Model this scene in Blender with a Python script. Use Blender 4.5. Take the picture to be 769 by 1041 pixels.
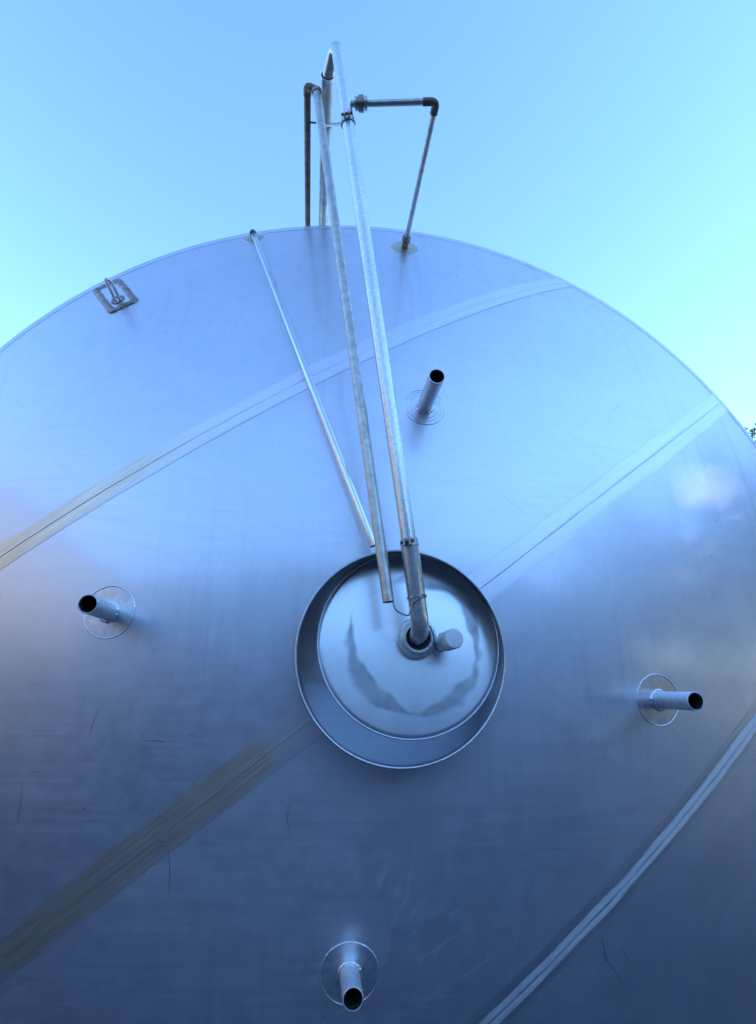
import bpy, bmesh, math, random
from mathutils import Vector, Matrix, noise
random.seed(7)
for o in list(bpy.data.objects): bpy.data.objects.remove(o)
S = bpy.context.scene
COL = S.collection
R_ = math.radians

# ------------------------------------------------------------------ camera
F, CXP, CYP = 610.0, 384.5, 520.5          # focal length and centre in photo pixels
VX, VY = 314.2, 698.4                       # where the tank axis vanishes
D, H = 1.35, 1.60                           # metres from lens to tank apex, lens height
n = Vector(((VX-CXP)/F, -(VY-CYP)/F, 1)).normalized()
u = n.cross(Vector((1, 0, 0))).normalized()
if u.y < 0: u = -u
r = u.cross(n)
if r.x < 0: r = -r
cam = bpy.data.cameras.new('camera')
camo = bpy.data.objects.new('camera', cam); COL.objects.link(camo)
def c2w(v): v = Vector(v); return Vector((r.dot(v), n.dot(v), u.dot(v)))
cr, cu, cf = c2w((1, 0, 0)), c2w((0, 1, 0)), c2w((0, 0, 1))
camo.matrix_world = Matrix(((cr.x, cu.x, -cf.x, 0), (cr.y, cu.y, -cf.y, 0), (cr.z, cu.z, -cf.z, H), (0, 0, 0, 1)))
cam.sensor_fit = 'VERTICAL'; cam.sensor_height = 36; cam.lens = 36*F/1041
cam.clip_start = 0.02; cam.clip_end = 5000
S.camera = camo

# ------------------------------------------------------------------ light
SUN_EL, SUN_AZ = 15.5, 99.0                # azimuth from +Y (behind the tank), positive = right
w = bpy.data.worlds.new('World'); S.world = w; w.use_nodes = True
nt = w.node_tree; bg = nt.nodes['Background']
sky = nt.nodes.new('ShaderNodeTexSky'); sky.sky_type = 'NISHITA'; sky.sun_disc = False
sky.sun_elevation = R_(SUN_EL); sky.sun_rotation = R_(SUN_AZ)
sky.air_density = 1.0; sky.dust_density = 0.0; sky.ozone_density = 2.6; sky.altitude = 100
nt.links.new(sky.outputs[0], bg.inputs[0]); bg.inputs[1].default_value = 0.15
sl = bpy.data.lights.new('sun', 'SUN'); sl.energy = 3.2; sl.angle = R_(0.5); sl.color = (1, .9, .76)
so = bpy.data.objects.new('sun', sl); COL.objects.link(so)
sd = Vector((math.sin(R_(SUN_AZ))*math.cos(R_(SUN_EL)), math.cos(R_(SUN_AZ))*math.cos(R_(SUN_EL)), math.sin(R_(SUN_EL))))
so.rotation_euler = sd.to_track_quat('Z', 'Y').to_euler(); so.location = sd*30
vs = S.view_settings; vs.view_transform = 'Standard'; vs.look = 'None'; vs.gamma = 1; vs.use_curve_mapping = False
vs.exposure = 2.12
vs.use_white_balance = True; vs.white_balance_temperature = 5600; vs.white_balance_tint = 10   # the phone's cool daylight setting

# ------------------------------------------------------------------ geometry of the domed head
A, B = 0.1425, 0.0553                       # tank axis in ray units (right, up)
K, K4, RR = 0.4131, 0.0357, 1.1167          # dome profile and rim radius
def prof(r2): return K*r2/2 + K4*r2*r2
def slope(rad): return K*rad + 4*K4*rad**3
def ray(x, y):
    v = Vector(((x-CXP)/F, -(y-CYP)/F, 1)); q = Vector((r.dot(v), u.dot(v), n.dot(v)))
    return q/q.z                            # (right, up, 1)
def W(p): return Vector((p[0]*D, p[2]*D, H+p[1]*D))
def at(x, y, z): return W(ray(x, y)*z)
def dome_uv(x, y):                          # photo point -> (right, up) about the axis on the dome
    q = ray(x, y); z = 1.0
    for _ in range(60): z = .6*z + .4*(1+prof(min((q.x*z-A)**2+(q.y*z-B)**2, 3)))
    return q.x*z-A, q.y*z-B
def DP(a, b, off=0.0):                      # dome surface point, off = metres along outward normal
    rad = math.hypot(a, b); z = 1+prof(a*a+b*b)
    N = DN(a, b); return W((A+a, B+b, z)) + N*off
def DN(a, b):
    rad = math.hypot(a, b)
    if rad < 1e-6: return Vector((0, -1, 0))
    s = slope(rad); return Vector((a/rad*s, -1, b/rad*s)).normalized()
CEN = W((A, B, 1.0))                        # apex of the head: origin of all tank parts

# ------------------------------------------------------------------ materials
def mat(name):
    m = bpy.data.materials.new(name); m.use_nodes = True
    t = m.node_tree; p = t.nodes['Principled BSDF']; return m, t, p
def nd(t, kind, **kw):
    x = t.nodes.new(kind)
    for k, v in kw.items():
        if k.startswith('i_'): x.inputs[k[2:].replace('_', ' ')].default_value = v
        else: setattr(x, k, v)
    return x
def L(t, a, b): t.links.new(a, b)
def mapping(t, scale, rot=(0, 0, 0), loc=(0, 0, 0)):       # rotate first, then stretch
    v = nd(t, 'ShaderNodeTexCoord').outputs['Object']
    if any(rot):
        m0 = nd(t, 'ShaderNodeMapping'); m0.inputs['Rotation'].default_value = rot; L(t, v, m0.inputs['Vector']); v = m0.outputs[0]
    mp = nd(t, 'ShaderNodeMapping'); mp.inputs['Scale'].default_value = scale; mp.inputs['Location'].default_value = loc
    L(t, v, mp.inputs['Vector']); return mp.outputs[0]
def nz(t, vec, scale, detail=4, rough=.55, dist=0):
    x = nd(t, 'ShaderNodeTexNoise'); x.inputs['Scale'].default_value = scale; x.inputs['Detail'].default_value = detail
    x.inputs['Roughness'].default_value = rough; x.inputs['Distortion'].default_value = dist
    L(t, vec, x.inputs['Vector']); return x.outputs['Fac']
def rng(t, v, a, b, c, d):
    x = nd(t, 'ShaderNodeMapRange'); x.inputs[1].default_value = a; x.inputs[2].default_value = b
    x.inputs[3].default_value = c; x.inputs[4].default_value = d
    L(t, v, x.inputs[0]); return x.outputs[0]
def mth(t, op, a, b=0.0):
    x = nd(t, 'ShaderNodeMath', operation=op)
    for i, v in enumerate((a, b)):
        if hasattr(v, 'links'): L(t, v, x.inputs[i])
        else: x.inputs[i].default_value = v
    return x.outputs[0]
def mixc(t, f, c1, c2):
    x = nd(t, 'ShaderNodeMix', data_type='RGBA')
    if hasattr(f, 'links'): L(t, f, x.inputs[0])
    else: x.inputs[0].default_value = f
    for i, c in ((6, c1), (7, c2)):
        if hasattr(c, 'links'): L(t, c, x.inputs[i])
        else: x.inputs[i].default_value = (*c, 1)
    return x.outputs[2]

def steel(name, c1, c2, ro=(.40, .52), streak_rot=0.0, warp=.004, scratch=True, aniso=0.0, sheen_mix=.12, stain_or_reflection=None, streak=1.0, fs=26, contrast=(.35, .65), metal=1.0, bump=.25):
    m, t, p = mat(name)
    p.inputs['Metallic'].default_value = metal
    big = nz(t, mapping(t, (1, 1, 1)), 1.7, 3)
    fine = nz(t, mapping(t, (1, 1, 1)), fs, 5, .65)
    stk = nz(t, mapping(t, (1.2, 1, 90), (0, streak_rot, 0)), 3.0, 3, .6)
    f1 = mth(t, 'ADD', mth(t, 'MULTIPLY', big, .55), mth(t, 'MULTIPLY', fine, .45))
    col = mixc(t, rng(t, f1, *contrast, 0, 1), c1, c2)
    rough = mth(t, 'ADD', rng(t, f1, .3, .7, ro[0], ro[1]), rng(t, stk, .3, .7, -.03*streak, .05*streak))
    if scratch:
        for k, (rt, sc, th) in enumerate(((.5, 7, .645), (-.7, 6, .66), (1.35, 9, .64), (1.0, 12, .64), (-.25, 9, .66))):
            v = nz(t, mapping(t, (.8, 1, 60), (0, rt, 0), (k*3.1, 0, k*1.7)), sc, 2, .5, .25)
            s = rng(t, v, th, th+.03, 0, 1)
            patch = rng(t, nz(t, mapping(t, (1, 1, 1), (0, 0, 0), (k*5, 2, 1)), 2.3, 2), .5, .62, 0, 1)
            s = mth(t, 'MULTIPLY', s, patch)
            col = mixc(t, mth(t, 'MULTIPLY', s, .42 if k not in (1, 4) else .18), col, (.95, .95, .96) if k not in (1, 4) else (.40, .40, .41))
            rough = mth(t, 'ADD', rough, mth(t, 'MULTIPLY', s, .07))
        pit = nz(t, mapping(t, (1, 1, 1)), 55, 2, .5)
        pm = mth(t, 'MULTIPLY', rng(t, pit, .76, .80, 0, 1), rng(t, big, .5, .6, 0, 1))
        col = mixc(t, mth(t, 'MULTIPLY', pm, .6), col, (.16, .15, .15))
    if scratch:
        drip = nz(t, mapping(t, (26, 1, 1.1)), 1.6, 4, .6)
        dm = mth(t, 'MULTIPLY', rng(t, drip, .5, .72, 0, .22), rng(t, nz(t, mapping(t, (1, 1, 1), (0, 0, 0), (9, 9, 9)), 1.3, 2), .45, .6, 0, 1))
        col = mixc(t, dm, col, (.42, .42, .43))
        oi = nd(t, 'ShaderNodeObjectInfo'); rough = mth(t, 'ADD', rough, rng(t, oi.outputs['Random'], 0, 1, -.03, .03))
    if stain_or_reflection: col, rough = stain_or_reflection(t, col, rough)
    L(t, col, p.inputs['Base Color']); L(t, rough, p.inputs['Roughness'])
    p.inputs['Anisotropic'].default_value = aniso
    b1 = nd(t, 'ShaderNodeBump'); b1.inputs['Strength'].default_value = 1; b1.inputs['Distance'].default_value = warp
    L(t, nz(t, mapping(t, (1, 1, 1)), 2.6, 2, .4), b1.inputs['Height'])
    b2 = nd(t, 'ShaderNodeBump'); b2.inputs['Strength'].default_value = bump; b2.inputs['Distance'].default_value = .0006
    L(t, fine, b2.inputs['Height']); L(t, b1.outputs[0], b2.inputs['Normal']); L(t, b2.outputs[0], p.inputs['Normal'])
    if sheen_mix:
        g = nd(t, 'ShaderNodeBsdfPrincipled'); g.inputs['Metallic'].default_value = metal; g.inputs['Roughness'].default_value = .15
        L(t, col, g.inputs['Base Color']); L(t, b1.outputs[0], g.inputs['Normal'])
        mx = nd(t, 'ShaderNodeMixShader'); mx.inputs[0].default_value = sheen_mix
        L(t, p.outputs[0], mx.inputs[1]); L(t, g.outputs[0], mx.inputs[2])
        L(t, mx.outputs[0], t.nodes['Material Output'].inputs[0])
    return m

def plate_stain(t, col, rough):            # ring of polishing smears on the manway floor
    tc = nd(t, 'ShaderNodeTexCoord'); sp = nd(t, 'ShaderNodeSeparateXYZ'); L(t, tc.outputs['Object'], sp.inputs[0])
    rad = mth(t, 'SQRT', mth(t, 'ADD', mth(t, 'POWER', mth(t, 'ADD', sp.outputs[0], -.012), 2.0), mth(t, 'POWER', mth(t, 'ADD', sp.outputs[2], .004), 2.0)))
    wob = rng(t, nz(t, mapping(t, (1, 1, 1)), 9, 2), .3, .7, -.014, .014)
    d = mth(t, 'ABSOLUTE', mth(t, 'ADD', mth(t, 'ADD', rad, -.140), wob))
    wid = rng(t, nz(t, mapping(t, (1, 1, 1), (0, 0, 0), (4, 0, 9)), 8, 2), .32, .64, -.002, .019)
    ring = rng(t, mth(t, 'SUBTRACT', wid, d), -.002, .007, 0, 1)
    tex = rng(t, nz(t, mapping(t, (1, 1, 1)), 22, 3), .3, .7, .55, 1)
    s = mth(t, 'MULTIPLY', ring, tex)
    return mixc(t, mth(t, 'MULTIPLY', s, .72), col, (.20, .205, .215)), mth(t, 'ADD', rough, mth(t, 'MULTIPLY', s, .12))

def reflection_tint(t, col, rough):              # brown barn reflection painted into the band colour towards the left
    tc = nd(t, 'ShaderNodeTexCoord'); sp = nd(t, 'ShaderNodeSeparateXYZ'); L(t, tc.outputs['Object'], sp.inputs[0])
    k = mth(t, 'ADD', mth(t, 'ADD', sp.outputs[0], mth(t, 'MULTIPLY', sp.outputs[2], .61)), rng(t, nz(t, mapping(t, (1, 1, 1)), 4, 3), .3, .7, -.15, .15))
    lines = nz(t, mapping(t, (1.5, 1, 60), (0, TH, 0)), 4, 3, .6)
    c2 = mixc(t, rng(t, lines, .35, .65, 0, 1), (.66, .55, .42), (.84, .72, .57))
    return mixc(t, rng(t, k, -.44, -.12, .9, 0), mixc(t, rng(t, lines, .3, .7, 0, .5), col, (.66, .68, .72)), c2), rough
TH = 0.6277
M = {}
M['plate'] = steel('brushed_stainless', (.69, .68, .735), (.78, .77, .825))
M['floor'] = steel('manway_floor_stainless', (.78, .785, .80), (.88, .885, .895), (.30, .42), scratch=False, warp=.003, stain_or_reflection=plate_stain, streak=.15, bump=.05)
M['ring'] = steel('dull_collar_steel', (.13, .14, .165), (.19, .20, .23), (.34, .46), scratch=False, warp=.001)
M['band'] = steel('ground_weld_band', (.84, .80, .87), (.92, .88, .95), (.38, .48), streak_rot=.6277, scratch=False, sheen_mix=.0, warp=.001, stain_or_reflection=reflection_tint)
M['strip'] = steel('coarse_ground_strip', (.84, .845, .86), (.95, .955, .97), (.60, .74), streak_rot=.6277, scratch=False, sheen_mix=.0, warp=.001)
M['margin'] = steel('rolled_seam_margin', (.60, .61, .645), (.68, .69, .72), (.40, .50), scratch=False, warp=.001)
M['bead'] = steel('weld_bead', (.62, .62, .65), (.78, .78, .80), (.36, .50), scratch=False, sheen_mix=0, warp=.0005)
M['pipe'] = steel('stainless_pipe', (.62, .63, .64), (.88, .89, .90), (.32, .50), scratch=False, warp=.0006, fs=120, contrast=(.42, .58), metal=.72)
M['pad'] = steel('mottled_pad', (.56, .555, .58), (.84, .83, .86), (.30, .48), scratch=False, warp=.0012, fs=70, contrast=(.40, .60))
M['padbead'] = steel('bright_fillet_weld', (.74, .74, .75), (.88, .88, .89), (.30, .45), scratch=False, warp=.0003, fs=200)
M['bright'] = steel('polished_tube', (.70, .71, .72), (.80, .80, .81), (.14, .22), scratch=False, warp=.0003)
def rusty(name, c1, c2, metal=.5, ro=.55):
    m, t, p = mat(name); p.inputs['Metallic'].default_value = metal; p.inputs['Roughness'].default_value = ro
    L(t, mixc(t, rng(t, nz(t, mapping(t, (1, 1, 1)), 45, 5, .7), .35, .65, 0, 1), c1, c2), p.inputs['Base Color'])
    b = nd(t, 'ShaderNodeBump'); b.inputs['Strength'].default_value = .4; b.inputs['Distance'].default_value = .001
    L(t, nz(t, mapping(t, (1, 1, 1)), 160, 3), b.inputs['Height']); L(t, b.outputs[0], p.inputs['Normal']); return m
M['dull'] = rusty('weathered_pipe', (.40, .38, .335), (.62, .60, .55), .8, .38)
M['galv'] = steel('bright_steel_pipe', (.56, .56, .55), (.88, .88, .87), (.24, .40), scratch=False, warp=.0006, fs=150, contrast=(.40, .60), metal=.85, sheen_mix=.2)
M['rust'] = rusty('rusty_brown_pipe', (.10, .065, .045), (.24, .17, .12))
M['bore_shade'] = rusty('shade_black_bore', (.012, .012, .012), (.03, .028, .025), 0, .9)  # near-black lining stands in for the shade inside the open pipe ends
M['burn'] = rusty('heat_darkened_weld', (.20, .15, .12), (.44, .36, .31), .7, .45)
M['stainpad'] = rusty('tarnished_pad', (.46, .40, .28), (.68, .63, .50), .8, .42)
M['cap'] = rusty('pale_plastic_cap', (.70, .71, .72), (.80, .81, .82), 0, .4)
M['wire'] = rusty('wire', (.22, .20, .18), (.4, .38, .35), .8, .45)
M['dark'] = rusty('dark_scuff', (.10, .105, .115), (.20, .20, .21), .6, .55)
M['rub'] = rusty('dark_gasket', (.015, .015, .016), (.04, .04, .04), 0, .6)
M['concrete'] = rusty('concrete', (.26, .25, .23), (.36, .35, .32), 0, .9)
M['bark'] = rusty('bark', (.06, .045, .03), (.12, .09, .065), 0, .9)

def ground_mat():
    m, t, p = mat('gravel_yard'); p.inputs['Roughness'].default_value = .95
    v = mapping(t, (1, 1, 1))
    c = mixc(t, rng(t, nz(t, v, .6, 5), .35, .65, 0, 1), (.16, .125, .085), (.30, .25, .18))
    c = mixc(t, rng(t, nz(t, v, 30, 4, .7), .4, .65, 0, .6), c, (.38, .34, .28))
    L(t, c, p.inputs['Base Color'])
    b = nd(t, 'ShaderNodeBump'); b.inputs['Strength'].default_value = .6; b.inputs['Distance'].default_value = .02
    L(t, nz(t, v, 25, 4), b.inputs['Height']); L(t, b.outputs[0], p.inputs['Normal']); return m
M['ground'] = ground_mat()
def asphalt_mat():
    m, t, p = mat('worn_asphalt'); p.inputs['Roughness'].default_value = .9
    v = mapping(t, (1, 1, 1))
    c = mixc(t, rng(t, nz(t, v, 1.1, 5), .35, .65, 0, 1), (.034, .042, .056), (.052, .062, .078))
    c = mixc(t, rng(t, nz(t, v, 90, 3, .7), .5, .7, 0, .5), c, (.10, .105, .115))
    L(t, c, p.inputs['Base Color'])
    b = nd(t, 'ShaderNodeBump'); b.inputs['Strength'].default_value = .5; b.inputs['Distance'].default_value = .006
    L(t, nz(t, v, 90, 3), b.inputs['Height']); L(t, b.outputs[0], p.inputs['Normal']); return m
M['asphalt'] = asphalt_mat()
def leaf_mat():
    m, t, p = mat('foliage'); p.inputs['Roughness'].default_value = .55
    g = nd(t, 'ShaderNodeNewGeometry')
    c = mixc(t, g.outputs['Random Per Island'], (.030, .055, .016), (.085, .115, .035))
    L(t, c, p.inputs['Base Color'])
    tr = nd(t, 'ShaderNodeBsdfTranslucent'); L(t, c, tr.inputs[0])
    mx = nd(t, 'ShaderNodeMixShader'); mx.inputs[0].default_value = .3
    L(t, p.outputs[0], mx.inputs[1]); L(t, tr.outputs[0], mx.inputs[2]); L(t, mx.outputs[0], t.nodes['Material Output'].inputs[0])
    return m
M['leaf'] = leaf_mat()

def worn_edges(m, lo=.78, hi=1.06):         # the grinder leaves streaky, feathered band edges
    t = m.node_tree; out = t.nodes['Material Output']; src = out.inputs[0].links[0].from_socket
    at_ = nd(t, 'ShaderNodeAttribute', attribute_name='across')
    st_ = nz(t, mapping(t, (1.2, 1, 70), (0, TH, 0)), 4, 4, .65)
    bl = nz(t, mapping(t, (1, 1, 1)), 7, 3)
    e = mth(t, 'ADD', at_.outputs['Fac'], mth(t, 'ADD', rng(t, st_, .3, .7, -.22, .22), rng(t, bl, .3, .7, -.12, .12)))
    tr = nd(t, 'ShaderNodeBsdfPrincipled'); tr.inputs['Metallic'].default_value = 1; tr.inputs['Roughness'].default_value = .46; tr.inputs['Base Color'].default_value = (.735, .725, .78, 1)
    mx = nd(t, 'ShaderNodeMixShader')
    L(t, rng(t, e, lo, hi, 0, 1), mx.inputs[0]); L(t, src, mx.inputs[1]); L(t, tr.outputs[0], mx.inputs[2]); L(t, mx.outputs[0], out.inputs[0])
for k_ in ('band', 'strip', 'margin'): worn_edges(M[k_])

# ------------------------------------------------------------------ mesh helpers
def link(name, verts, faces, m, parent=None, origin=None, smooth=True, normals=None):
    me = bpy.data.meshes.new(name)
    o0 = Vector(origin) if origin is not None else Vector((0, 0, 0))
    me.from_pydata([tuple(Vector(v)-o0) for v in verts], [], faces); me.update()
    if smooth: me.polygons.foreach_set('use_smooth', [True]*len(me.polygons))
    me.materials.append(m)
    if normals: me.normals_split_custom_set_from_vertices([tuple(x) for x in normals])
    o = bpy.data.objects.new(name, me); COL.objects.link(o)
    if parent is not None:
        o.parent = parent; o.location = o0 - world_loc(parent)
    else: o.location = o0
    return o
def world_loc(o):
    v = o.location.copy()
    while o.parent: o = o.parent; v += o.location
    return v
def empty(name, loc, label, cat, group=None):
    o = bpy.data.objects.new(name, None); COL.objects.link(o); o.location = loc; tag(o, label, cat, group); return o
def tag(o, label=None, cat=None, group=None, kind=None):
    for k, v in (('label', label), ('category', cat), ('group', group), ('kind', kind)):
        if v: o[k] = v
    return o
def basis(d):
    d = d.normalized(); a = Vector((0, 0, 1)) if abs(d.z) < .9 else Vector((1, 0, 0))
    x = d.cross(a).normalized(); return x, d.cross(x).normalized()
def fillet(pts, rad, k=9):
    out = [Vector(pts[0])]
    for i in range(1, len(pts)-1):
        p0, p, p1 = Vector(pts[i-1]), Vector(pts[i]), Vector(pts[i+1])
        a, b = (p0-p), (p1-p); rr = min(rad, a.length*.48, b.length*.48)
        s, e = p+a.normalized()*rr, p+b.normalized()*rr
        for j in range(k+1):
            q = j/k; out.append(s*(1-q)**2 + p*2*q*(1-q) + e*q*q)
    out.append(Vector(pts[-1])); return out
def tube_geo(path, rad, seg=24, cap=True, close=False, rfun=None):
    path = [Vector(p) for p in path]; N = len(path); vs_, fs = [], []
    d0 = (path[1]-path[0]); x, y = basis(d0)
    for i in range(N):
        if close: d = path[(i+1) % N]-path[i-1]
        else: d = path[min(i+1, N-1)]-path[max(i-1, 0)]
        d.normalize(); x = (x-d*x.dot(d)).normalized(); y = d.cross(x)
        rr = rad if rfun is None else rfun(i)
        for j in range(seg):
            q = 2*math.pi*j/seg; vs_.append(path[i]+(x*math.cos(q)+y*math.sin(q))*rr)
    for i in range(N if close else N-1):
        i2 = (i+1) % N
        for j in range(seg):
            j2 = (j+1) % seg; fs.append((i*seg+j, i*seg+j2, i2*seg+j2, i2*seg+j))
    if cap and not close:
        b0 = len(vs_); vs_ += [v.copy() for v in vs_[:seg]]; b1 = len(vs_); vs_ += [v.copy() for v in vs_[(N-1)*seg:N*seg]]
        fs.append(tuple(b0+j for j in range(seg-1, -1, -1))); fs.append(tuple(b1+j for j in range(seg)))
    return vs_, fs
def merge(*geos):
    V, Fc = [], []
    for v, f in geos:
        b = len(V); V += list(v); Fc += [tuple(i+b for i in q) for q in f]
    return V, Fc
def tube(name, path, rad, m, parent, **kw):
    v, f = tube_geo(path, rad, **kw); return flat_caps(link(name, v, f, m, parent, origin=path[0] if parent is None else CEN))
def flat_caps(o):
    for p in o.data.polygons:
        if len(p.vertices) > 4: p.use_smooth = False
    return o
def lathe_geo(c, ax, prof_, seg=40):        # prof_: (radius, height along ax); closed only where radius 0
    c = Vector(c); ax = Vector(ax).normalized(); x, y = basis(ax); V, Fc = [], []
    for (rr, h) in prof_:
        for j in range(seg):
            q = 2*math.pi*j/seg; V.append(c+ax*h+(x*math.cos(q)+y*math.sin(q))*rr)
    for i in range(len(prof_)-1):
        for j in range(seg):
            j2 = (j+1) % seg; Fc.append((i*seg+j, (i+1)*seg+j, (i+1)*seg+j2, i*seg+j2))
    return V, Fc
def sharp(o, ang=35):
    bm = bmesh.new(); bm.from_mesh(o.data)
    bmesh.ops.remove_doubles(bm, verts=bm.verts, dist=1e-6)
    bmesh.ops.recalc_face_normals(bm, faces=bm.faces)
    for e in bm.edges:
        if len(e.link_faces) == 2 and e.calc_face_angle(0) > R_(ang): e.smooth = False
    bm.to_mesh(o.data); bm.free(); return o
def lathe(name, c, ax, prof_, m, parent, seg=40):
    v, f = lathe_geo(c, ax, prof_, seg); return sharp(link(name, v, f, m, parent, origin=CEN))
def box_geo(c, x, y, z):
    c = Vector(c); V = [c+x*a+y*b+z*d for a in (-1, 1) for b in (-1, 1) for d in (-1, 1)]
    return V, [(0, 1, 3, 2), (4, 6, 7, 5), (0, 4, 5, 1), (2, 3, 7, 6), (0, 2, 6, 4), (1, 5, 7, 3)]

FWD = Vector((0, -1, 0))                    # outward along the tank axis, towards the viewer

# ------------------------------------------------------------------ setting
gv = []
gx = [-3000, -200, -40, -12, 0, 12, 40, 200, 3000]
V = [(x, y, 0) for x in gx for y in gx]; k = len(gx)
g = link('ground', V, [(i*k+j, (i+1)*k+j, (i+1)*k+j+1, i*k+j+1) for i in range(k-1) for j in range(k-1)], M['ground'], smooth=False)
tag(g, kind='structure', label='dry tan gravel ground around the yard')
yd = link('yard', [(-9, -30, .004), (16, -30, .004), (16, 14, .004), (-9, 14, .004)], [(0, 1, 2, 3)], M['asphalt'], smooth=False)
tag(yd, kind='structure', label='dark worn asphalt yard in front of the tank')

# ------------------------------------------------------------------ tank
ZR = prof(RR*RR)
TANK = empty('storage_tank', CEN, 'large horizontal stainless steel tank with a domed end and short open pipe stubs', 'tank')
axis_rim = W((A, B, 1+ZR))
TH = 0.6277
ct, st = math.cos(TH), math.sin(TH)
def st2ab(s, t_): return s*ct - t_*st, s*st + t_*ct
seams_px = [
    [(0,564.6),(78,517.8),(167.8,463),(234,424),(300,391),(352,364),(375,354),(417,334),(440,326.6),(500,307),(570,287)],
    [(730.5,411),(684,448),(602,510.5),(493,588),(314,738.7),(164,850),(0,973)],
    [(769,734),(724,790),(641.6,891.7),(566,974),(495,1041)]]
def polyfit(xs, ys, deg):
    m_ = deg+1; Am = [[sum(x**(i+j) for x in xs) for j in range(m_)] + [sum(y*x**i for x, y in zip(xs, ys))] for i in range(m_)]
    for i in range(m_):
        pv = max(range(i, m_), key=lambda q: abs(Am[q][i])); Am[i], Am[pv] = Am[pv], Am[i]
        for j in range(m_):
            if j != i:
                f_ = Am[j][i]/Am[i][i]; Am[j] = [a-f_*b for a, b in zip(Am[j], Am[i])]
    return [Am[i][m_]/Am[i][i] for i in range(m_)]
seam = []
for pts in seams_px:
    xs, ys = [], []
    for p in pts:
        a, b = dome_uv(*p); xs.append(a*ct+b*st); ys.append(-a*st+b*ct)
    co = polyfit(xs, ys, 2 if len(pts) > 6 else 1); seam.append(co)
def seam_t(i, s): return sum(c*s**k for k, c in enumerate(seam[i]))
RP = RR*0.988                               # plates end where the knuckle starts
def lim(s): return math.sqrt(max(RP*RP-s*s, 0))
bounds = [lambda s: 9, lambda s: seam_t(0, s), lambda s: seam_t(1, s), lambda s: seam_t(2, s), lambda s: -9]
NS, NT = 200, 44
for i in range(4):
    hi, lo = bounds[i], bounds[i+1]
    ss = [RP*math.sin(math.pi*(q/NS-.5)) for q in range(NS+1)]
    def span(s):
        l = lim(s); return max(min(lo(s), l), -l), max(min(hi(s), l), -l)
    V, N_, Fc = [], [], []
    for s in ss:
        a0, a1 = span(s)
        for j in range(NT+1):
            a, b = st2ab(s, a0+(a1-a0)*j/NT); V.append(DP(a, b)); N_.append(DN(a, b))
    for q in range(NS):
        if span(ss[q])[1]-span(ss[q])[0] < 1e-4 and span(ss[q+1])[1]-span(ss[q+1])[0] < 1e-4: continue
        for j in range(NT):
            e = q*(NT+1)+j; Fc.append((e, e+NT+1, e+NT+2, e+1))
    used = sorted({x for f_ in Fc for x in f_}); ix = {x: y for y, x in enumerate(used)}
    o = link('head_plate', [V[x] for x in used], [tuple(ix[x] for x in f_) for f_ in Fc], M['plate'], TANK, CEN, normals=[N_[x] for x in used])
# knuckle, shell and far head as lathes about the axis
def tank_lathe(name, pr, m, seg=256):
    v, f = lathe_geo(CEN, FWD, pr, seg); o = link(name, v, f, m, TANK, CEN); return sharp(o, 60)
zrim = -prof(RP*RP)*D
pr = [(RP*D-.002, zrim-.0045), (RP*D-.001, zrim+.0015)]
for q in range(9):
    g_ = q/8*math.pi/2*.86+.22
    pr.append((RP*D+(RR-RP)*D*math.sin(min(g_, math.pi/2)), zrim-.011+.0125*math.cos(g_)))
pr += [(RR*D, zrim-.05)]
tank_lathe('knuckle_ring', pr, M['plate'])
LEN = 5.4
tank_lathe('shell', [(RR*D-.002, zrim-.048), (RR*D-.002, zrim-LEN)], M['plate'], 192)
tank_lathe('far_head', [(RR*D-.002, zrim-LEN), (RR*D*.8, zrim-LEN-.18), (RR*D*.4, zrim-LEN-.35), (0.001, zrim-LEN-.42)], M['plate'], 96)
# weld seams: a ground band with a raised bead along the middle
def ribbon(name, i, s0, s1, half, off, m, parent, crown=0.0, jit=0.0, nseg=150, cols=9):
    V, N_, Fc = [], [], []
    for q in range(nseg+1):
        s = s0+(s1-s0)*q/nseg; t0 = seam_t(i, s)
        hw = half*(1+jit*(noise.noise(Vector((s*14, i*7.3, 1)))))
        sh = half*jit*.5*noise.noise(Vector((s*9, i*3.1, 8)))
        for j in range(cols):
            e = j/(cols-1)*2-1
            a, b = st2ab(s, t0+sh+e*hw); V.append(DP(a, b, off+crown*(1-e*e))); N_.append(DN(a, b))
    for q in range(nseg):
        for j in range(cols-1):
            e = q*cols+j; Fc.append((e, e+cols, e+cols+1, e+1))
    o = link(name, V, Fc, m, parent, CEN, normals=N_ if crown == 0 else None)
    at_ = o.data.attributes.new('across', 'FLOAT', 'POINT')
    at_.data.foreach_set('value', [abs(j/(cols-1)*2-1) for q in range(nseg+1) for j in range(cols)])
    return o
def s_ends(i):
    out = []
    for sg in (-1, 1):
        lo_, hi_ = 0.0, RP
        for _ in range(50):
            md = (lo_+hi_)/2
            if md*md+seam_t(i, sg*md)**2 < RP*RP: lo_ = md
            else: hi_ = md
        out.append(sg*(lo_-.001))
    return out
SEAMS = []
for i in range(3):
    e0, e1 = s_ends(i)
    for (s0, s1) in ([(e0, e1)] if i != 1 else [(e0, -.163), (.163, e1)]):
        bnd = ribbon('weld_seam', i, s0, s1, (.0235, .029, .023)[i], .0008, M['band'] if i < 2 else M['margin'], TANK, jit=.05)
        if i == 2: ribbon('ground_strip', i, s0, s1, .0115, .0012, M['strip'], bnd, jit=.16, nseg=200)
        ribbon('weld_bead', i, s0, s1, .0017, .0014, M['bead'] if i == 1 and s0 > 0 else M['band'], bnd, crown=.0005 if s0 > 0 or i != 1 else .0001, jit=.7, nseg=260)

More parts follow.
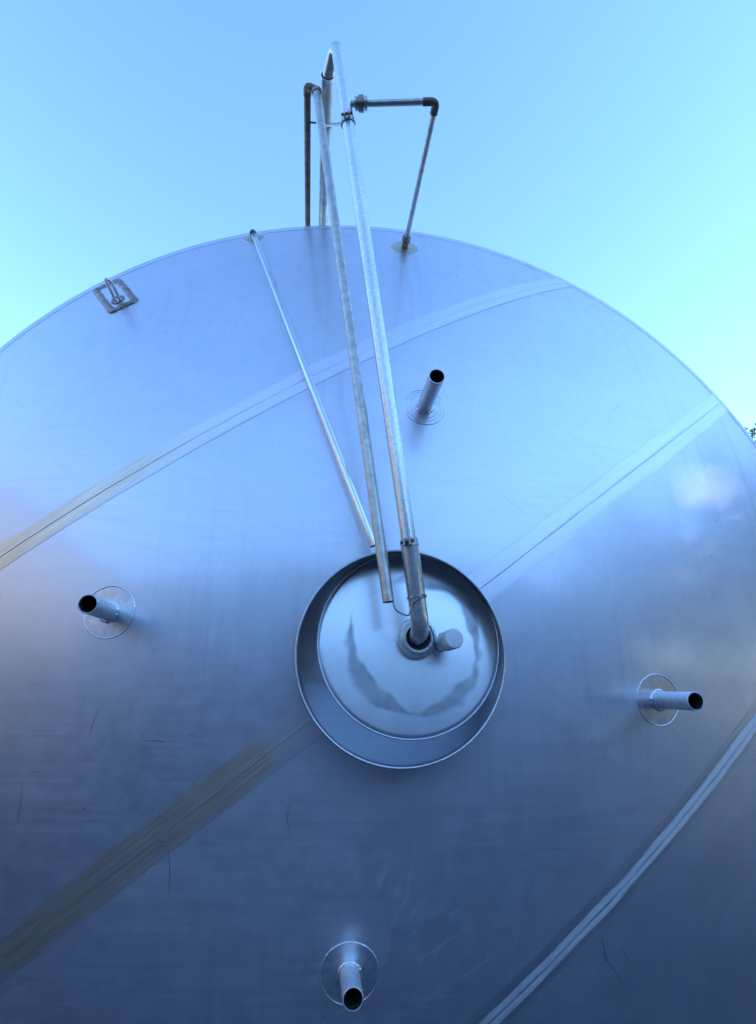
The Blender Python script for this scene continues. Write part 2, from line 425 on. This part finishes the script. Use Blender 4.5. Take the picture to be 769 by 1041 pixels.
# pads and beads that follow the dome
def dome_disc(name, a0, b0, rad, off, m, parent, seg=48, rings=6, hole=0.0):
    V, N_, Fc = [], [], []
    for q in range(rings+1):
        rr = hole+(rad-hole)*q/rings
        for j in range(seg):
            g_ = 2*math.pi*j/seg; a, b = a0+rr*math.cos(g_), b0+rr*math.sin(g_)
            V.append(DP(a, b, off if q < rings else -.0005)); N_.append(DN(a, b))
    for q in range(rings):
        for j in range(seg):
            j2 = (j+1) % seg; Fc.append((q*seg+j, (q+1)*seg+j, (q+1)*seg+j2, q*seg+j2))
    return link(name, V, Fc, m, parent, CEN, normals=N_)
def dome_bead(name, a0, b0, rad, br, m, parent, seg=90, off=0.0, seed=0):
    path = [DP(a0+rad*math.cos(2*math.pi*j/seg), b0+rad*math.sin(2*math.pi*j/seg), off) for j in range(seg)]
    v, f = tube_geo(path, br, 8, close=True, rfun=lambda i: br*(1+.85*noise.noise(Vector((i*.9, seed, 2)))))
    return link(name, v, f, m, parent, CEN)

# four open stub pipes
stubs = [((431.6,413.7),(444.2,382.2)), ((111,622),(91.2,610.3)), ((355.5,990),(363,1015)), ((669.4,711.5),(707.8,713.7))]
for k, (bp, tp) in enumerate(stubs):
    a, b = dome_uv(*bp); zb = 1+prof(a*a+b*b)
    q = ray(*tp); zt = ((A+a)*q.x+(B+b)*q.y)/(q.x**2+q.y**2)        # parallel to the axis
    Ln = (zb-zt)*D; base = DP(a, b); ro, ri = .0198, .0172
    s_ = slope(math.hypot(a, b))*ro
    lathe('stub_pipe', base, FWD, [(ro, -s_-.004), (ro, Ln-.0008), (ro-.0008, Ln), (ri+.0006, Ln), (ri, Ln-.001)], M['pipe'], TANK)
    sp = [o for o in bpy.data.objects if o.name.startswith('stub_pipe')][-1]
    sp = bpy.data.objects['stub_pipe' if k == 0 else 'stub_pipe.%03d' % k]
    lathe('shade_lining', base, FWD, [(ri, Ln-.001), (ri, .012), (0.0004, .011)], M['bore_shade'], sp)
    pad = dome_disc('reinforcing_pad', a, b, .0435 if k != 0 else .041, .0022, M['pad'], TANK)
    dome_bead('weld_bead', a, b, .0435 if k != 0 else .041, .0017, M['padbead'], pad, seed=k)
    dome_bead('weld_bead', a, b, ro/D+.0012, .0042, M['padbead'], pad, seg=48, off=.002, seed=k+9)
    if k == 0:
        for rr in (.027, .034): dome_bead('weld_bead', a, b, rr, .0010, M['plate'], pad, off=.002, seed=k+20)

# manway collar with its eccentric floor
ZC = .935
rc = ray(409, 665)*ZC; c0 = (rc.x, rc.y)
RC = .1615
ZF, TILT = .970, .12                         # floor leans back: its top edge lies deeper than its bottom edge
cyf = ray(415, 657).y*ZF
def floor_hit(x, y): q_ = ray(x, y); return q_*((ZF-TILT*cyf)/(1-TILT*q_.y))
fl, fr, ft, fb = floor_hit(323, 656), floor_hit(507, 656), floor_hit(415, 563), floor_hit(415, 752)
c1 = ((fl.x+fr.x)/2, (ft.y+fb.y)/2); RX, RY = (fr.x-fl.x)/2, (ft.y-fb.y)/2
SG = 128
def el(c, rx, ry, zf): return [W((c[0]+rx*math.cos(2*math.pi*j/SG), c[1]+ry*math.sin(2*math.pi*j/SG), zf(c[1]+ry*math.sin(2*math.pi*j/SG)))) for j in range(SG)]
def zplane(y_): return ZF+TILT*(y_-cyf)
def circ(c, rad, z): return el(c, rad, rad, lambda y_: z)
def loft(name, loops, m, parent, cap_last=False, org=CEN):
    V, Fc = [], []; sg = len(loops[0])
    for lp in loops: V += lp
    for i in range(len(loops)-1):
        for j in range(sg):
            j2 = (j+1) % sg; Fc.append((i*sg+j, (i+1)*sg+j, (i+1)*sg+j2, i*sg+j2))
    if cap_last: Fc.append(tuple((len(loops)-1)*sg+j for j in range(sg)))
    return link(name, V, Fc, m, parent, org)
def lerp_loop(a, b, q): return [p*(1-q)+r_*q for p, r_ in zip(a, b)]
inner_top = circ(c0, RC-.0016, ZC+.002); inner_bot = el(c1, RX, RY, zplane)
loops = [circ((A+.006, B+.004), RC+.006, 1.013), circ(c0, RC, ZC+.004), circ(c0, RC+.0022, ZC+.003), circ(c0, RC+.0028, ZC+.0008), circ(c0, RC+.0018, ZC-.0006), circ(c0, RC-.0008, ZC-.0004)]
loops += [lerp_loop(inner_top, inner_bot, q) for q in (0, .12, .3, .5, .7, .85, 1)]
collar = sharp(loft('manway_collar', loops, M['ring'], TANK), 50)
v, f = tube_geo(circ(c0, RC+.0006, ZC-.0004), .0022, 10, close=True)
link('rolled_lip', v, f, M['pipe'], collar, CEN)
fl_c = W((c1[0], c1[1], ZF))
def fcirc(k_, dz): return el(c1, RX*k_, RY*k_, lambda y_: zplane(y_)+dz)
fl_loops = [fcirc(1.006, .002), fcirc(.985, -.001)] + [fcirc(q, -.001-.004*(1-q*q)) for q in (.95, .9, .8, .7, .6, .5, .4, .3, .2, .1, .02)]
floor = loft('manway_floor', fl_loops, M['floor'], TANK, True, fl_c)
v, f = tube_geo(fcirc(1.002, 0), .0022, 8, close=True, rfun=lambda i: .0018*(1+.4*noise.noise(Vector((i*.9, 4, 2)))))
link('weld_bead', v, f, M['bead'], floor, CEN)
v, f = tube_geo([DP(c0[0]-A+(RC+.001)*math.cos(2*math.pi*j/120), c0[1]-B+(RC+.001)*math.sin(2*math.pi*j/120), .001) for j in range(120)], .005, 8, close=True)
link('weld_bead', v, f, M['bead'], collar, CEN)

# spigot in the middle of the floor
sc = at(423, 649, .964)
lathe('spigot', sc, FWD, [(.043, -.004), (.043, .012), (.041, .015), (.036, .016), (.033, .022), (.033, .034), (.0315, .036), (.027, .036), (.0265, .03), (.0262, .004)], M['pipe'], TANK)
lathe('gasket', sc, FWD, [(.026, .004), (.0262, .021), (.0185, .021), (.018, .008)], M['rub'], bpy.data.objects['spigot'])
# capped port beside it
pb = at(446, 655, .966); pt = at(462.5, 649, .90)
ax = (pt-pb).normalized(); ln = (pt-pb).length
port = lathe('capped_port', pb, ax, [(.013, -.01), (.013, ln-.03)], M['pipe'], TANK)
lathe('cap', pb, ax, [(.0135, ln-.034), (.0195, ln-.033), (.0205, ln-.030), (.0205, ln-.004), (.0185, ln-.0005), (.0165, ln), (.0005, ln)], M['cap'], port)
v, f = lathe_geo(pb, ax, [(.013, ln*.36), (.021, ln*.36), (.021, ln*.36+.018), (.013, ln*.36+.018)], 6)
link('union_nut', v, f, M['cap'], port, CEN, smooth=False)

# lifting lug on a welded pad near the top left of the rim
cor = [dome_uv(*p) for p in ((94,295),(122,283),(142,308),(114,321))]
ca = sum(p[0] for p in cor)/4; cb = sum(p[1] for p in cor)/4
def bil(uu, vv): 
    a = [(1-uu)*(1-vv), uu*(1-vv), uu*vv, (1-uu)*vv]; return sum(w_*p[0] for w_, p in zip(a, cor)), sum(w_*p[1] for w_, p in zip(a, cor))
V, N_, Fc = [], [], []
for i in range(9):
    for j in range(9):
        p = bil(i/8, j/8); V.append(DP(*p, .003 if 0 < i < 8 and 0 < j < 8 else -.0005)); N_.append(DN(*p))
Fc = [(i*9+j, i*9+j+1, (i+1)*9+j+1, (i+1)*9+j) for i in range(8) for j in range(8)]
lugpad = sharp(link('lug_pad', V, Fc, M['plate'], TANK, CEN), 40)
per = [(q/14, 0) for q in range(14)]+[(1, q/14) for q in range(14)]+[(1-q/14, 1) for q in range(14)]+[(0, 1-q/14) for q in range(14)]
path = [DP(*bil(.09+.82*x_, .09+.82*y_), -.0045) for x_, y_ in per]
v, f = tube_geo(path, .0105, 12, close=True, rfun=lambda i:   .0128*(1+.22*noise.noise(Vector((i*.8, 1, 5)))))
o = link('weld_bead', v, f, M['burn'], lugpad, CEN)
la, lb = dome_uv(120.5, 306); lbase = DP(la, lb)
qx = ray(110.5, 280.5); lt = ((A+la)*qx.x+(B+lb)*qx.y)/(qx.x**2+qx.y**2); LL = (1+prof(la*la+lb*lb)-lt)*D*.88
sx = Vector((-.9, 0, .44)).normalized()*.011
pth = fillet([lbase+sx-FWD*.01, lbase+sx+FWD*LL, lbase-sx+FWD*LL, lbase-sx-FWD*.01], .0105, 8)
v, f = tube_geo(pth, .0045, 14); flat_caps(link('lifting_eye', v, f, M['pipe'], lugpad, CEN))
dome_bead('weld_bead', la, lb, .013, .005, M['burn'], lugpad, seg=30, off=.002)

# scuffs: short dark dents and gouges, each with its own shape
def scuff(pts, wd):
    V, Fc = [], []
    P = [dome_uv(*p) for p in pts]
    for i, (a, b) in enumerate(P):
        i0, i1 = max(i-1, 0), min(i+1, len(P)-1); dx, dy = P[i1][0]-P[i0][0], P[i1][1]-P[i0][1]; l = math.hypot(dx, dy) or 1
        e = wd*(.35 if i in (0, len(P)-1) else 1)*(.7+.6*random.random())/D
        V += [DP(a-dy/l*e, b+dx/l*e, .0012), DP(a+dy/l*e, b-dx/l*e, .0012)]
    return V, [(2*i, 2*i+1, 2*i+3, 2*i+2) for i in range(len(P)-1)]
marks = [([(611,949),(613,960),(616,975),(624,985),(632,999)],.0016), ([(630,962),(637,972),(643,981)],.0014), ([(622,936),(616,943)],.0013),
         ([(148,753),(158,753),(169,754)],.0016), ([(161,855),(168,856)],.0024), ([(171,860),(173,885),(172,912)],.0010), ([(32,785),(40,784)],.002),
         ([(100,720),(95,735),(91,748)],.0010), ([(623,417),(631,411)],.0020), ([(148,823),(158,823)],.0014), ([(168,339),(170,337)],.0022),
         ([(24,795),(20,825),(18,838)],.0010), ([(116,692),(114,690)],.002),([(155,661),(159,659)],.002), ([(296,810),(292,832),(295,850)],.0009), ([(195,798),(198,795)],.002)]
rs_ = random.Random(4)
for _ in range(46):
    x_, y_ = 452+rs_.gauss(0, 22), 276+rs_.gauss(0, 14); marks.append(([(x_, y_), (x_+rs_.uniform(.5, 1.6), y_+rs_.uniform(-.8, .8))], rs_.uniform(.002, .005)))
sv, sf = merge(*[scuff(p, wd*.48) for p, wd in marks])
o = link('scuff_marks', sv, sf, M['dark'], TANK, CEN, smooth=False); o['kind'] = 'stuff'

# ------------------------------------------------------------------ pipework
YT = B+RR
def rear_run(px, rad, tip):                  # a pipe lying along the top of the shell, seen past the rim at px
    q = ray(*px); z0 = 1+ZR; X = q.x*z0; Y = YT+rad/D+.018
    qt = ray(*tip); return X, Y, Y/qt.y      # depth where it reaches the tip
# large vent pipe
RB = .0165
X, Y, zt = rear_run((328.5, 230), RB, (338, 52))
top_back = W((X, Y, 1+ZR+1.6)); elbow = at(342, 43, zt)
elbow_b = W((X, Y, zt))
low1 = at(416.5, 553, .885); low2 = at(428, 641, .90); spin = sc + FWD*.0
PIPE = empty('vent_pipe', top_back, 'thick mottled steel pipe bent over the tank top and down into the centre spigot', 'pipe')
def pp(name, path, rad, m, parent, **kw): 
    v, f = tube_geo(path, rad, **kw); return flat_caps(link(name, v, f, m, parent, origin=world_loc(parent)))
pp('rear_run', [top_back, W((X, Y, zt+.05))], RB*1.05, M['dull'], PIPE)
down = [W((X, Y, zt+.058)), Vector((elbow.x, elbow.y, elbow.z+.004)), low1]
pp('downpipe', fillet(down, .045, 10), RB*.98, M['galv'], PIPE)
pp('lower_sleeve', fillet([low1+(low1-low2)*.06, low2, sc+FWD*.006], .03, 10), RB*1.12, M['galv'], PIPE)
pp('elbow_weld', [W((X, Y, zt+.058)), W((X, Y, zt+.05))], RB*1.14, M['bead'], PIPE)
def ring_on(name, c, d, rin, w_, m, parent, seg=32):
    v, f = lathe_geo(c, d, [(rin, -w_/2), (rin+.0025, -w_/2), (rin+.0025, w_/2), (rin, w_/2)], seg)
    return sharp(link(name, v, f, m, parent, origin=world_loc(parent)))
def cyl(name, p0, p1, rad, m, parent, seg=12): return pp(name, [p0, p1], rad, m, parent, seg=seg)
dd = (low1-elbow).normalized()
def hose_clamp(c, d, rin, parent, m, side):
    o = ring_on('pipe_clamp', c, d, rin, .012, m, parent)
    x, y = basis(d); side = (side-d*side.dot(d)).normalized(); tn = d.cross(side)
    for e in (-1, 1):
        v, f = box_geo(c+side*(rin+.008)+tn*e*.006, side*.009, tn*.0018, d*.007); link('clamp_ear', v, f, m, o, world_loc(o), smooth=False)
    v, f = tube_geo([c+side*(rin+.010)-tn*.014, c+side*(rin+.010)+tn*.014], .0035, 8); flat_caps(link('bolt', v, f, M['rust'], o, world_loc(o)))
    return o
hose_clamp(low1, dd, RB*1.0, PIPE, M['dull'], Vector((-.35, -1, 0)))
c_up = at(353, 124, zt-.002)
tpar = (c_up-elbow).dot(dd); c_up = elbow+dd*tpar
hose_clamp(c_up, dd, RB*1.0, PIPE, M['dull'], Vector((-.2, -1, .1)))
# bracket bar tying the two legs of the bend together
rb = W((X, Y, zt)); rb = W((X, Y, Y/ray(334, 126).y))
cyl('tie_bar', at(330, 128, (rb.y)/D*.992), c_up, .0042, M['dull'], PIPE)
ring_on('tie_ring', W((X, Y, Y/ray(334, 127).y)), FWD, RB*1.06, .010, M['dull'], PIPE)
ring_on('cable_tie', low1.lerp(low2, .62), dd, RB*1.13, .004, M['bright'], PIPE)
# small pipe
RS = .0114
X2, Y2, zt2 = rear_run((312.5, 230), RS, (315, 92))
SP = empty('drain_pipe', W((X2, Y2, 1+ZR+1.6)), 'thin steel pipe hanging from a brown rear run, open at its lower end', 'pipe')
e1 = W((X2, Y2, zt2)); e2 = at(322, 92, zt2-.012); end = at(395.5, 614, .885)
pp('rear_run', [W((X2, Y2, 1+ZR+1.6)), e1+Vector((0, .012, 0))], RS*.86, M['rust'], SP)
pp('elbow', fillet([e1+Vector((0, .016, 0)), e1+FWD*.012, e2], .012, 8), RS*.98, M['rust'], SP)
d2 = (end-e2).normalized()
v, f = lathe_geo(e2-d2*.004, d2, [(RS*.8, .02), (RS*.8, 0), (RS*1.02, 0), (RS*1.02, (end-e2).length), (RS*.86, (end-e2).length), (RS*.84, (end-e2).length-.002)], 28)
sharp(link('downpipe', v, f, M['dull'], SP, world_loc(SP)))
v, f = lathe_geo(end-d2*.004, d2, [(RS*.84, -.002), (RS*.84, -.05), (.0003, -.05)], 28); link('shade_lining', v, f, M['bore_shade'], SP, world_loc(SP))
ring_on('elbow_collar', e2+d2*.006, d2, RS*1.02, .010, M['burn'], SP)
cyl('set_screw', e1+Vector((.006, .10, 0)), e1+Vector((.026, .10, 0)), .0028, M['rust'], SP)
# branch pipe on the right
a, b = dome_uv(411.5, 252)
q = ray(443, 103); zb = ((A+a)*q.x+(B+b)*q.y)/(q.x**2+q.y**2)
BR = empty('branch_pipe', DP(a, b), 'slim dark steel pipe rising from the dome and turning into a side union', 'pipe')
p0 = DP(a, b)-FWD*.005; p1 = W((A+a, B+b, zb))
tj = at(352, 106, zt); tj = elbow+dd*(tj-elbow).dot(dd)
RBR = .0083
pp('riser', [p0, p1+(p0-p1).normalized()*.03], RBR*.92, M['dull'], BR)
pp('elbow', fillet([p1+(p0-p1).normalized()*.034, p1, p1+(tj-p1).normalized()*.034], .018, 8), RBR*1.2, M['rust'], BR)
pp('cross_run', [p1+(tj-p1).normalized()*.03, tj], RBR, M['dull'], BR)
dj = (p1-tj).normalized()
for off, rr, wd in ((.030, .0165, .006), (.042, .020, .012), (.055, .0165, .006)):
    v, f = lathe_geo(tj+dj*off, dj, [(RBR*.9, -wd/2), (rr, -wd/2), (rr, wd/2), (RBR*.9, wd/2)], 10 if wd > .01 else 24)
    sharp(link('union_nut', v, f, M['dull'] if wd < .01 else M['burn'], BR, world_loc(BR)))
padb = dome_disc('nozzle_pad', a, b, .035, .002, M['stainpad'], TANK)
dome_bead('weld_bead', a, b, .035, .0014, M['plate'], padb, seed=31)
lathe('socket', DP(a, b), FWD, [(RBR*1.3, -.012), (RBR*1.3, .035), (RBR*1.75, .036), (RBR*1.75, .05), (RBR, .051)], M['burn'], BR)
# bright drain tube following the dome from the rim pad to the collar
pa, pb2 = dome_uv(258.5, 242)
pad3 = dome_disc('nozzle_pad', pa, pb2, .026, .002, M['stainpad'], TANK)
dome_bead('weld_bead', pa, pb2, .026, .0014, M['plate'], pad3, seed=33)
tp = [DP(pa, pb2, -.004), DP(pa, pb2, .012)]
for q in range(25):
    w_ = q/24; x_, y_ = 258.5+(378.5-258.5)*w_, 236+(560-236)*w_
    ua, ub = dome_uv(x_, y_+7*(1-w_)); tp.append(DP(ua, ub, .020+.018*w_))
TB = empty('drain_tube', DP(pa, pb2), 'shiny slim tube running from the rim down the dome to the manway collar', 'tube')
pp('tube_run', tp, .0088, M['bright'], TB, seg=20)
ring_on('end_collar', tp[2], (tp[3]-tp[2]), .0088, .012, M['dull'], TB)
# wires
def wire(name, label, pts, rad=.0017):
    P = [Vector(p) for p in pts]; sm = []
    for i in range(len(P)-1):
        p_, c_, n_, nn_ = P[max(i-1, 0)], P[i], P[i+1], P[min(i+2, len(P)-1)]
        for j in range(10):
            q = j/10; sm.append(.5*((2*c_)+(n_-p_)*q+(2*p_-5*c_+4*n_-nn_)*q*q+(3*c_-p_-3*n_+nn_)*q**3))
    sm.append(P[-1]); v, f = tube_geo(sm, rad, 8); o = link(name, v, f, M['wire'], None, P[0]); tag(o, label, 'wire'); return o
lw = low1.lerp(low2, .66)
wire('tie_wire', 'thin wire strung from the open pipe end to the thick pipe', [end+Vector((.008, -.004, .008)), at(402, 619, .88), at(409, 624, .88), at(416, 625, .88), lw+Vector((-.013, -.014, -.010)), lw+Vector((.004, -.020, .002)), lw+Vector((.017, -.004, .006))])
wire('retaining_wire', 'thin wire looped between the centre spigot and the capped port', [at(437, 636, .915), at(441, 646, .925), at(442, 655, .94), at(445, 661, .945), at(450, 662, .94), at(453, 656, .92)])

# ------------------------------------------------------------------ concrete saddles under the tank
for k, yy in enumerate((.75, 4.2)):
    zc_ = CEN.z; yc = CEN.y+(-zrim)+yy; V = []; hw = 1.15; Fc = []
    for dy in (-.16, .16):
        V += [(CEN.x-hw, yc+dy, 0), (CEN.x+hw, yc+dy, 0)]
        for q in range(25):
            x_ = hw-2*hw*q/24; V.append((CEN.x+x_, yc+dy, zc_-math.sqrt((RR*D+.006)**2-x_*x_)))
    nn_ = 27; Fc = [tuple(range(nn_)), tuple(range(2*nn_-1, nn_-1, -1))]+[(i, nn_+i, nn_+(i+1) % nn_, (i+1) % nn_) for i in range(nn_)]
    o = sharp(link('concrete_saddle', V, Fc, M['concrete'], None, (CEN.x, yc, 0)), 30)
    tag(o, ('grey concrete saddle under the domed end of the tank', 'grey concrete saddle under the far end of the tank')[k], 'saddle', 'concrete saddles under the tank')

# ------------------------------------------------------------------ unseen buildings added across the yard for their reflections in the steel
M['sheet'] = rusty('added_shed_blue_cladding', (.05, .085, .17), (.07, .115, .21), 0, .6)  # cladding blue chosen to cool the reflections in the steel
M['timber'] = rusty('added_barn_brown_boards', (.125, .11, .096), (.175, .158, .138), 0, .85)
M['added_roof'] = rusty('added_dark_roof_sheet', (.06, .06, .065), (.10, .10, .10), .2, .5)
def shed(name, label, c, lx, ly, hh, rise, m, door):           # c = centre on the ground, gable along x
    e = empty(name, c, label, 'building'); cx_, cy_ = c[0], c[1]
    x0, x1, y0, y1 = cx_-lx/2, cx_+lx/2, cy_-ly/2, cy_+ly/2
    def bx(nm, a, b, m_, par=None):
        A_, B_ = Vector(a), Vector(b); h_ = (B_-A_)/2
        v, f = box_geo((A_+B_)/2, Vector((h_.x, 0, 0)), Vector((0, h_.y, 0)), Vector((0, 0, h_.z))); return link(nm, v, f, m_, par or e, world_loc(par or e), smooth=False)
    bx('wall', (x0, y0, 0), (x1, y0+.2, hh), m); bx('wall', (x0, y1-.2, 0), (x1, y1, hh), m)
    for xa in (x0, x1-.2):
        V = [(xa, y0+.2, 0), (xa, y1-.2, 0), (xa, y1-.2, hh), (xa, cy_, hh+rise), (xa, y0+.2, hh)]; V += [(p[0]+.2, p[1], p[2]) for p in V]
        link('gable_wall', V, [(4, 3, 2, 1, 0), (5, 6, 7, 8, 9)]+[(i, (i+1) % 5, 5+(i+1) % 5, 5+i) for i in range(5)], m, e, world_loc(e), smooth=False)
    for sg in (-1, 1):
        ya = cy_+sg*(ly/2+.4); za = hh-.4*rise/(ly/2)
        V = [(x0-.3, ya, za+.02), (x1+.3, ya, za+.02), (x1+.3, cy_, hh+rise+.02), (x0-.3, cy_, hh+rise+.02)]; V += [(p[0], p[1], p[2]+.1) for p in V]
        link('added_roof', V, [(0, 1, 2, 3), (7, 6, 5, 4)]+[(i, 4+i, 4+(i+1) % 4, (i+1) % 4) for i in range(4)], M['added_roof'], e, world_loc(e), smooth=False)
    d = bx('door', door[0], door[1], M['added_roof'])
shed('added_shed', 'unseen long blue sheet metal shed with a wide dark door, added for its dark reflection in the tank', (2.5, -17, 0), 32, 8, 5.8, 1.8, M['sheet'], ((-3, -13.0, .02), (1.5, -12.94, 3.8)))
shed('added_barn', 'unseen low brown timber barn, added for its warm reflection in the tank', (-16, -3, 0), 7, 26, 5.6, 2.6, M['timber'], ((-12.5, -4, .02), (-12.44, 0, 3.6)))

# ------------------------------------------------------------------ trees
def tree_mesh(seed, h, cr_):
    rnd = random.Random(seed); T = []
    trunk = [Vector((0, 0, -.1)), Vector((rnd.uniform(-.1, .1), rnd.uniform(-.1, .1), h*.3)), Vector((rnd.uniform(-.3, .3), rnd.uniform(-.3, .3), h*.62)), Vector((rnd.uniform(-.3, .3), 0, h*.9))]
    pth = []
    for i in range(3):
        for j in range(5): pth.append(trunk[i].lerp(trunk[i+1], j/5))
    pth.append(trunk[3]); nn = len(pth)
    T.append(tube_geo(pth, .2, 10, rfun=lambda i: h*.02*(1-.93*i/(nn-1))+.012))
    clumps = []
    for i in range(26):
        b0 = pth[rnd.randint(5, nn-2)]; g_ = rnd.uniform(0, 6.28); ln_ = cr_*rnd.uniform(.45, 1.0)
        tip = b0+Vector((math.cos(g_)*ln_, math.sin(g_)*ln_, ln_*rnd.uniform(.05, .8)))
        mid = b0.lerp(tip, .5)+Vector((0, 0, -.06*ln_))
        T.append(tube_geo([b0, mid, tip], .05, 6, rfun=lambda q: (.055, .035, .010)[q]*h/8)); clumps += [(tip, rnd.uniform(.22, .42)*cr_), (mid, rnd.uniform(.15, .3)*cr_)]
    clumps.append((trunk[3], .35*cr_))
    LV, LF = [], []
    for c, rad in clumps:
        for _ in range(int(540*(rad/(.3*cr_))**1.5)):
            d = Vector((rnd.gauss(0, 1), rnd.gauss(0, 1), rnd.gauss(0, .75))); d = d.normalized()*rad*rnd.random()**.45
            x = Vector((rnd.gauss(0, 1), rnd.gauss(0, 1), rnd.gauss(0, .6))).normalized(); y = x.cross(Vector((rnd.gauss(0, 1), rnd.gauss(0, 1), rnd.gauss(0, 1)))).normalized()
            s = rnd.uniform(.045, .09)*h/8; b_ = len(LV); p = c+d
            LV += [p-x*s, p-y*s*.45, p+x*s, p+y*s*.45]; LF.append((b_, b_+1, b_+2, b_+3))
    return merge(*T), (LV, LF)
KINDS = [tree_mesh(3, 10.0, 3.7), tree_mesh(5, 9.0, 3.5), tree_mesh(8, 10.5, 3.6)]
KMESH = []
for (tv, tf), (lv, lf) in KINDS:
    pair = []
    for nm, v_, f_, m_, sm_ in (('trunk', tv, tf, M['bark'], True), ('crown', lv, lf, M['leaf'], False)):
        me = bpy.data.meshes.new(nm); me.from_pydata([tuple(p) for p in v_], [], f_); me.update()
        me.polygons.foreach_set('use_smooth', [sm_]*len(me.polygons)); me.materials.append(m_); pair.append(me)
    KMESH.append(pair)
def tree(loc, kind, sc_, rz, label, group):
    e = empty('broadleaf_tree', loc, label, 'tree', group); e.scale = (sc_, sc_, sc_); e.rotation_euler.z = rz
    for nm, me in zip(('trunk', 'crown'), KMESH[kind]):
        o = bpy.data.objects.new(nm, me); COL.objects.link(o); o.parent = e
q = ray(769, 424); tp_ = W(q*(13/D))
tree((tp_.x+3.25, tp_.y, 0), 0, tp_.z/10.2, .4, 'leafy tree whose crown edge shows past the right flank of the tank', 'row of trees along the yard')
ROW = [(19+1.2*math.sin(k*2.3)+(6 if k >= 7 else 0), 8.5-4.3*(k % 7)-(2 if k >= 7 else 0), (k*2+1) % 3, 1.04+.10*math.sin(k*1.7)+(.12 if k >= 7 else 0)) for k in range(13)]
for k, (x_, y_, kd, sc_) in enumerate(ROW):
    tree((x_, y_, 0), kd, sc_, k*1.9, 'leafy tree of the row shading the yard before the domed end', 'row of trees along the yard')

hr = random.Random(21); hv, hf = [], []  # unseen hedge added to block the bright gap and low sun under the crowns
for _ in range(15000):
    y_ = hr.uniform(-22, 13); top = 2.5+.5*noise.noise(Vector((y_*.5, 3, 1)))+.25*noise.noise(Vector((y_*2, 5, 1)))
    p = Vector((hr.gauss(0, .42), y_, top*hr.random()**.7)); x = Vector((hr.gauss(0, 1), hr.gauss(0, 1), hr.gauss(0, .6))).normalized()
    yv = x.cross(Vector((hr.gauss(0, 1), hr.gauss(0, 1), hr.gauss(0, 1)))).normalized(); sz = hr.uniform(.08, .16); b_ = len(hv)
    hv += [p-x*sz, p-yv*sz*.5, p+x*sz, p+yv*sz*.5]; hf.append((b_, b_+1, b_+2, b_+3))
hg = link('hedge', hv, hf, M['leaf'], None, None, smooth=False); hg.location = (17.2, 0, 0)
tag(hg, 'unseen long uneven green hedge, added to block glow and low sun under the row of trees', 'hedge')
